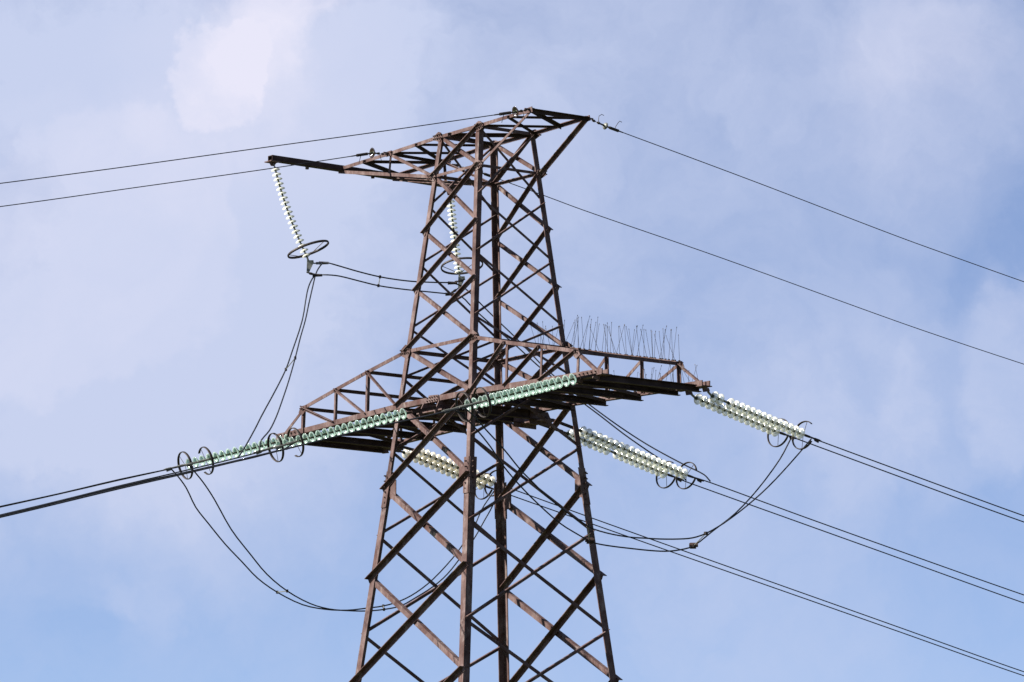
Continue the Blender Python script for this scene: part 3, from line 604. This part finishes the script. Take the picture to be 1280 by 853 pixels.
def cable(name, pts, r, lab, group, cat='cable'):
    """round cable through the given points, smoothed (Catmull-Rom)"""
    p = [Vector(q) for q in pts]; sm = []
    for i in range(len(p)-1):
        a, b_, c, d = p[max(i-1, 0)], p[i], p[i+1], p[min(i+2, len(p)-1)]
        n = 3 if (c-b_).length < 1.5 else 8
        t1 = (c-a)/max(((b_-a).length+(c-b_).length), 1e-6); t2 = (d-b_)/max(((c-b_).length+(d-c).length), 1e-6)
        Lc = (c-b_).length
        for k in range(n):
            t = k/n; t_2 = t*t; t3 = t_2*t
            sm.append(b_*(2*t3-3*t_2+1)+t1*Lc*(t3-2*t_2+t)+c*(-2*t3+3*t_2)+t2*Lc*(t3-t_2))
    sm.append(p[-1])
    m = MB(); m.tube(sm, r, 8)
    o = bpy.data.objects.new(name, m.mesh(name, [CABLE], smooth=True, origin=P(*p[0])))
    COL.objects.link(o); o.location = P(*p[0])
    return tag(o, lab, cat, group)

PITCH_T = .122
DM_GREEN = disc_mesh('glass_disc', .091, PITCH_T, GLASS_GREEN)
DM_PALE = disc_mesh('glass_disc', .091, PITCH_T, GLASS_PALE)
DM_YEL = disc_mesh('glass_disc', .091, PITCH_T, GLASS_YELLOW)
PL = {'D': ('right arm tip', 'pale glass'), 'E': ('tower middle', 'pale glass'), 'F': ('left arm tip', 'yellowed glass')}
CH = W['chains']; WI = W['wires']
LABS = {
 'D1': 'upper pale glass insulator chain at the right arm end, with a gap between discs',
 'D2': 'pale glass insulator chain at far end of right arm, lower and shorter of the two',
 'E1': 'pale glass insulator chain just right of the tower body, upper of the two',
 'E2': 'pale glass insulator chain just right of the tower body, lower, with a gap midway',
 'F1': 'cream-coloured glass insulator chain seen through the tower body, upper of the two',
 'F2': 'cream-coloured glass insulator chain seen through the tower body, lower of the two',
 'A1': 'green glass insulator chain beside the left arm, starting nearer the tower leg than its twin',
 'A2': 'green glass insulator chain beside the left arm, ending at the jumper running up left',
 'B1': 'green glass insulator chain crossing before the right arm, starting at its near tip',
 'B2': 'green glass insulator chain crossing before the tower body, ending left of its twin',
 'C1': 'green glass insulator chain off the left arm tip, its open ring beside the leftmost ring',
 'C2': 'green glass insulator chain reaching farthest left, with the leftmost closed ring'}
ND = {'D1': 16, 'D2': 15, 'E1': 20, 'E2': 18, 'F1': 14, 'F2': 15, 'A1': 17, 'A2': 17, 'B1': 14, 'B2': 14, 'C1': 13, 'C2': 13}
GAP = {'D1': 2, 'E2': 8}
OPEN = {'D1': (40, -240), 'D2': (60, -250), 'E1': (70, -250), 'E2': (30, -250), 'F1': (0, 360), 'F2': (40, -250),
        'A1': (60, -210), 'A2': (0, 360), 'B1': (60, -250), 'B2': (0, 360), 'C1': (50, -220), 'C2': (0, 360)}
for k in CH:
    dm = DM_GREEN if k[0] in 'ABC' else (DM_YEL if k[0] == 'F' else DM_PALE)
    tension_string(LABS[k], CH[k], ND[k], dm, GAP.get(k), OPEN[k], 'tension insulator chains on the crossarm', WI[k])
WL = {
 'D1': 'upper cable of the top twin conductors running off right', 'D2': 'lower cable of the top twin conductors running off right',
 'E1': 'upper cable of the middle twin conductors running off right', 'E2': 'lower cable of the middle twin conductors running off right',
 'F1': 'upper cable of the lowest twin conductors running off right', 'F2': 'lower cable of the lowest twin conductors running off right',
 'C1': 'dark conductor running off left from the open ring of the leftmost ring pair', 'C2': 'dark conductor running off left from the leftmost closed ring',
 'A1': 'dark conductor running off left from the open ring beside the left arm tip', 'A2': 'dark conductor running off left from the closed ring beside the left arm tip',
 'B1': 'lowest dark conductor running off left, passing beneath the left arm insulators', 'B2': 'dark conductor running off left from the ring before the tower body'}
for k in WI:
    cable('conductor_cable', WI[k], .0100, WL[k], 'line conductors')

# ------------------------------------------------------------------ hanging jumper strings
DM_H = disc_mesh('glass_disc', .075, .079, GLASS_PALE)
def hanging(key, lab, nd, ringc, ring_ax, long_ax, sx):
    p = [Vector(q) for q in W['susp'][key]]
    t = thing('suspension_insulator_string', lab, 'insulator string', P(*p[0]), 'hanging jumper insulators')
    b = MB(); b.rod(p[0], p[1], .012, 6); b.build('link', GALV, t)
    d = (p[2]-p[1]).normalized(); L = (p[2]-p[1]).length; pt = L/nd; q = align(d)
    bow = -Vector((.59, .807, 0))*(.045 if key == 'H1' else .008)
    for i in range(nd):
        o = bpy.data.objects.new('glass_disc', DM_H); COL.objects.link(o); o.parent = t
        f_ = (i+.5)/nd; q = align(d*L+bow*4*(1-2*f_))
        o.location = P(*(p[1]+d*pt*(i+.5)+bow*4*f_*(1-f_)))-t.location; o.rotation_mode = 'QUATERNION'; o.rotation_quaternion = q
    y = MB(); a = p[2]; e = p[3]; rt = Vector((.59, .807, 0))
    y.rod(a, a+d*.06, .016, 6)
    c0 = a+d*.05
    y.plate([c0-rt*.02, c0+rt*.085-ZU*.0, c0+rt*.09-ZU*.035, c0+rt*.015-ZU*.20, c0-rt*.025-ZU*.195], rt.cross(ZU), .022)
    y.build('yoke_plate', GALV, t)
    up_e = Vector(W['jump']['AE1'][UPI[key]]); lo_e = Vector(W['jump']['AE2'][LOI[key]])
    for s_, e_ in ((c0+rt*.09-ZU*.05, up_e), (c0-rt*.02-ZU*.20, lo_e)):
        h_ = MB(); h_.rod(s_, e_, .011, 6); dd = (e_-s_)
        h_.rod(s_+dd*.30, s_+dd*.5, .022, 7); h_.rod(s_+dd*.62, s_+dd*.76, .020, 7)
        h_.rod(e_-rt*.07, e_+rt*.09, .028, 8, .02); h_.build('jumper_clamp', DARKIRON, t)
    # oval grading ring
    rc = p[2]-d*.12; ax = d; la = (rt-d*rt.dot(d)).normalized(); v = ax.cross(la)
    tl_ = .5 if key == 'H2' else .22
    if True: v = (v*math.cos(tl_)+ax*math.sin(tl_)*(1 if v.dot(fw) > 0 else -1)).normalized()
    pts = [rc+la*(.06+math.cos(2*math.pi*i/44)*.345)+v*math.sin(2*math.pi*i/44)*.20 for i in range(44)]
    r = MB(); r.tube(pts, .013, 8, True, ry=.022, up=lambda q_: (q_-rc)); rg = r.build('grading_ring', DARKIRON, t, smooth=True)
    s = MB(); s.rod(p[2], pts[4], .006, 5); s.rod(p[2], pts[20], .006, 5); s.build('spoke', DARKIRON, rg)
UPI = {'H1': 14, 'H2': 22}; LOI = {'H1': 10, 'H2': 18}
hanging('H1', 'slanted glass insulator string hanging from the near end of the upper left beam', 19, None, None, None, 1)
hanging('H2', 'upright glass insulator string hanging behind the upper tower bracing', 17, None, None, None, 1)
JL = {'BD1': 'upper jumper cable looping under the right arm', 'BD2': 'lower jumper cable looping under the right arm',
      'CF1': 'right-hand jumper cable looping deep below the left arm', 'CF2': 'left-hand jumper cable looping deep below the left arm',
      'AE1': 'upper jumper cable led round the tower behind on hanging insulators', 'AE2': 'lower jumper cable led round the tower behind on hanging insulators'}
for k in W['jump']:
    cable('jumper_cable', W['jump'][k], .0115, JL[k], 'jumper cables')
def spacer(a, b, lab, r=.02, weight=False):
    a, b = Vector(a), Vector(b); d = (b-a).normalized()
    t = thing('cable_spacer', lab, 'cable spacer', P(*a), 'jumper spacers')
    m = MB(); m.rod(a, b, .008, 6); m.build('rod', GALV, t)
    for q in (a, b):
        c = MB(); c.rod(q-ZU*.024, q+ZU*.024, r, 8); c.build('clamp', DARKIRON, t)
    if weight:
        c = MB(); q = a+ZU*.01; c.rod(q-d*.02-Vector((.028, .038, 0)), q-d*.02+Vector((.028, .038, 0)), .048, 10)
        c.rod(q-Vector((.04, .055, 0)), q+Vector((.04, .055, 0)), .030, 8); c.build('weight', STEEL_DARK, t, smooth=False)
J = W['jump']
spacer(J['AE2'][5], J['AE1'][7], 'small spacer rod on the jumpers rising left of the tower')
spacer(J['AE2'][14], J['AE1'][18], 'small spacer rod on the jumpers just right of the slanted string')
spacer(J['CF2'][8], J['CF1'][7], 'small spacer rod on the deep jumper loop left of the tower')
spacer(J['CF2'][13], J['CF1'][12], 'small spacer rod on the deep jumper loop where it passes the left leg')
spacer(J['BD2'][16], J['BD1'][17], 'chunky spacer on the jumper loop under the right arm, in open sky', .034, True)
spacer(J['BD2'][9], J['BD1'][9], 'chunky spacer on the right jumper loop, at the tower right leg', .030, True)

# ------------------------------------------------------------------ earth wires with their single glass disc
DM_E = disc_mesh('glass_disc', .058, .085, GALV)
DM_EB = disc_mesh('glass_disc', .088, .10, GLASS_BROWN)
EL = {'L1': ('earth wire running off left from the tower top', 'dark insulator disc with arcing horns at the tower top, left of the peak'),
      'L2': ('earth wire running off left from above the left head arm', 'dark insulator disc above the left head arm'),
      'R1': ('upper earth wire running off right from the tower peak', 'small grey insulator with two wire horns right of the tower peak'),
      'R2': ('lower earth wire running off right from behind the tower head', 'small grey insulator behind the tower head bracing')}
for k, (A, pts) in W['earth'].items():
    A = Vector(A); p = [Vector(q) for q in pts]
    e = p[0]; d = (e-A).normalized()
    far = k[0] == 'R'
    s0 = A+Vector((0, .10 if far else -.10, 0))
    t = thing('earth_wire_insulator', EL[k][1], 'insulator', P(*A), 'earth wire insulators')
    b = MB()
    for q in range(3):
        a_, b_ = A.lerp(e, q*.27), A.lerp(e, q*.27+.22)
        b.rod(a_, b_, .010, 6); b.rod(a_.lerp(b_, .3), a_.lerp(b_, .7), .022, 6)
    b.rod(A.lerp(e, .7), e, .014, 6)
    b.build('link', DARKIRON, t)
    o = bpy.data.objects.new('glass_disc', DM_E if far else DM_EB); COL.objects.link(o); o.parent = t
    o.location = P(*e)-t.location; o.rotation_mode = 'QUATERNION'; o.rotation_quaternion = align(d)
    wd = (p[1]-e).normalized()
    c = MB(); c.rod(e, e+wd*.40, .014, 7, .010); c.rod(e+wd*.10, e+wd*.30, .024, 7)
    c.build('dead_end_clamp', DARKIRON, t)
    h = MB(); v = wd.cross(ZU).normalized()
    for s_ in (-1, 1):
        st = e+(wd*.22 if s_ > 0 else -wd*.12)
        h.tube([st, st+ZU*.05+wd*s_*.02, st+ZU*.12+wd*(.04*s_+.03), st+ZU*.165+wd*(.03*s_+.08), st+ZU*.16+wd*(.03*s_+.13)] if far else
               [st, st-ZU*.07+wd*s_*.02, st-ZU*.14+wd*.04*s_], .005, 5)
    h.build('arcing_horn', DARKIRON, t)
    cable('earth_wire', [e]+[tuple(q) for q in p[1:]], .0075, EL[k][0], 'earth wires', 'cable')
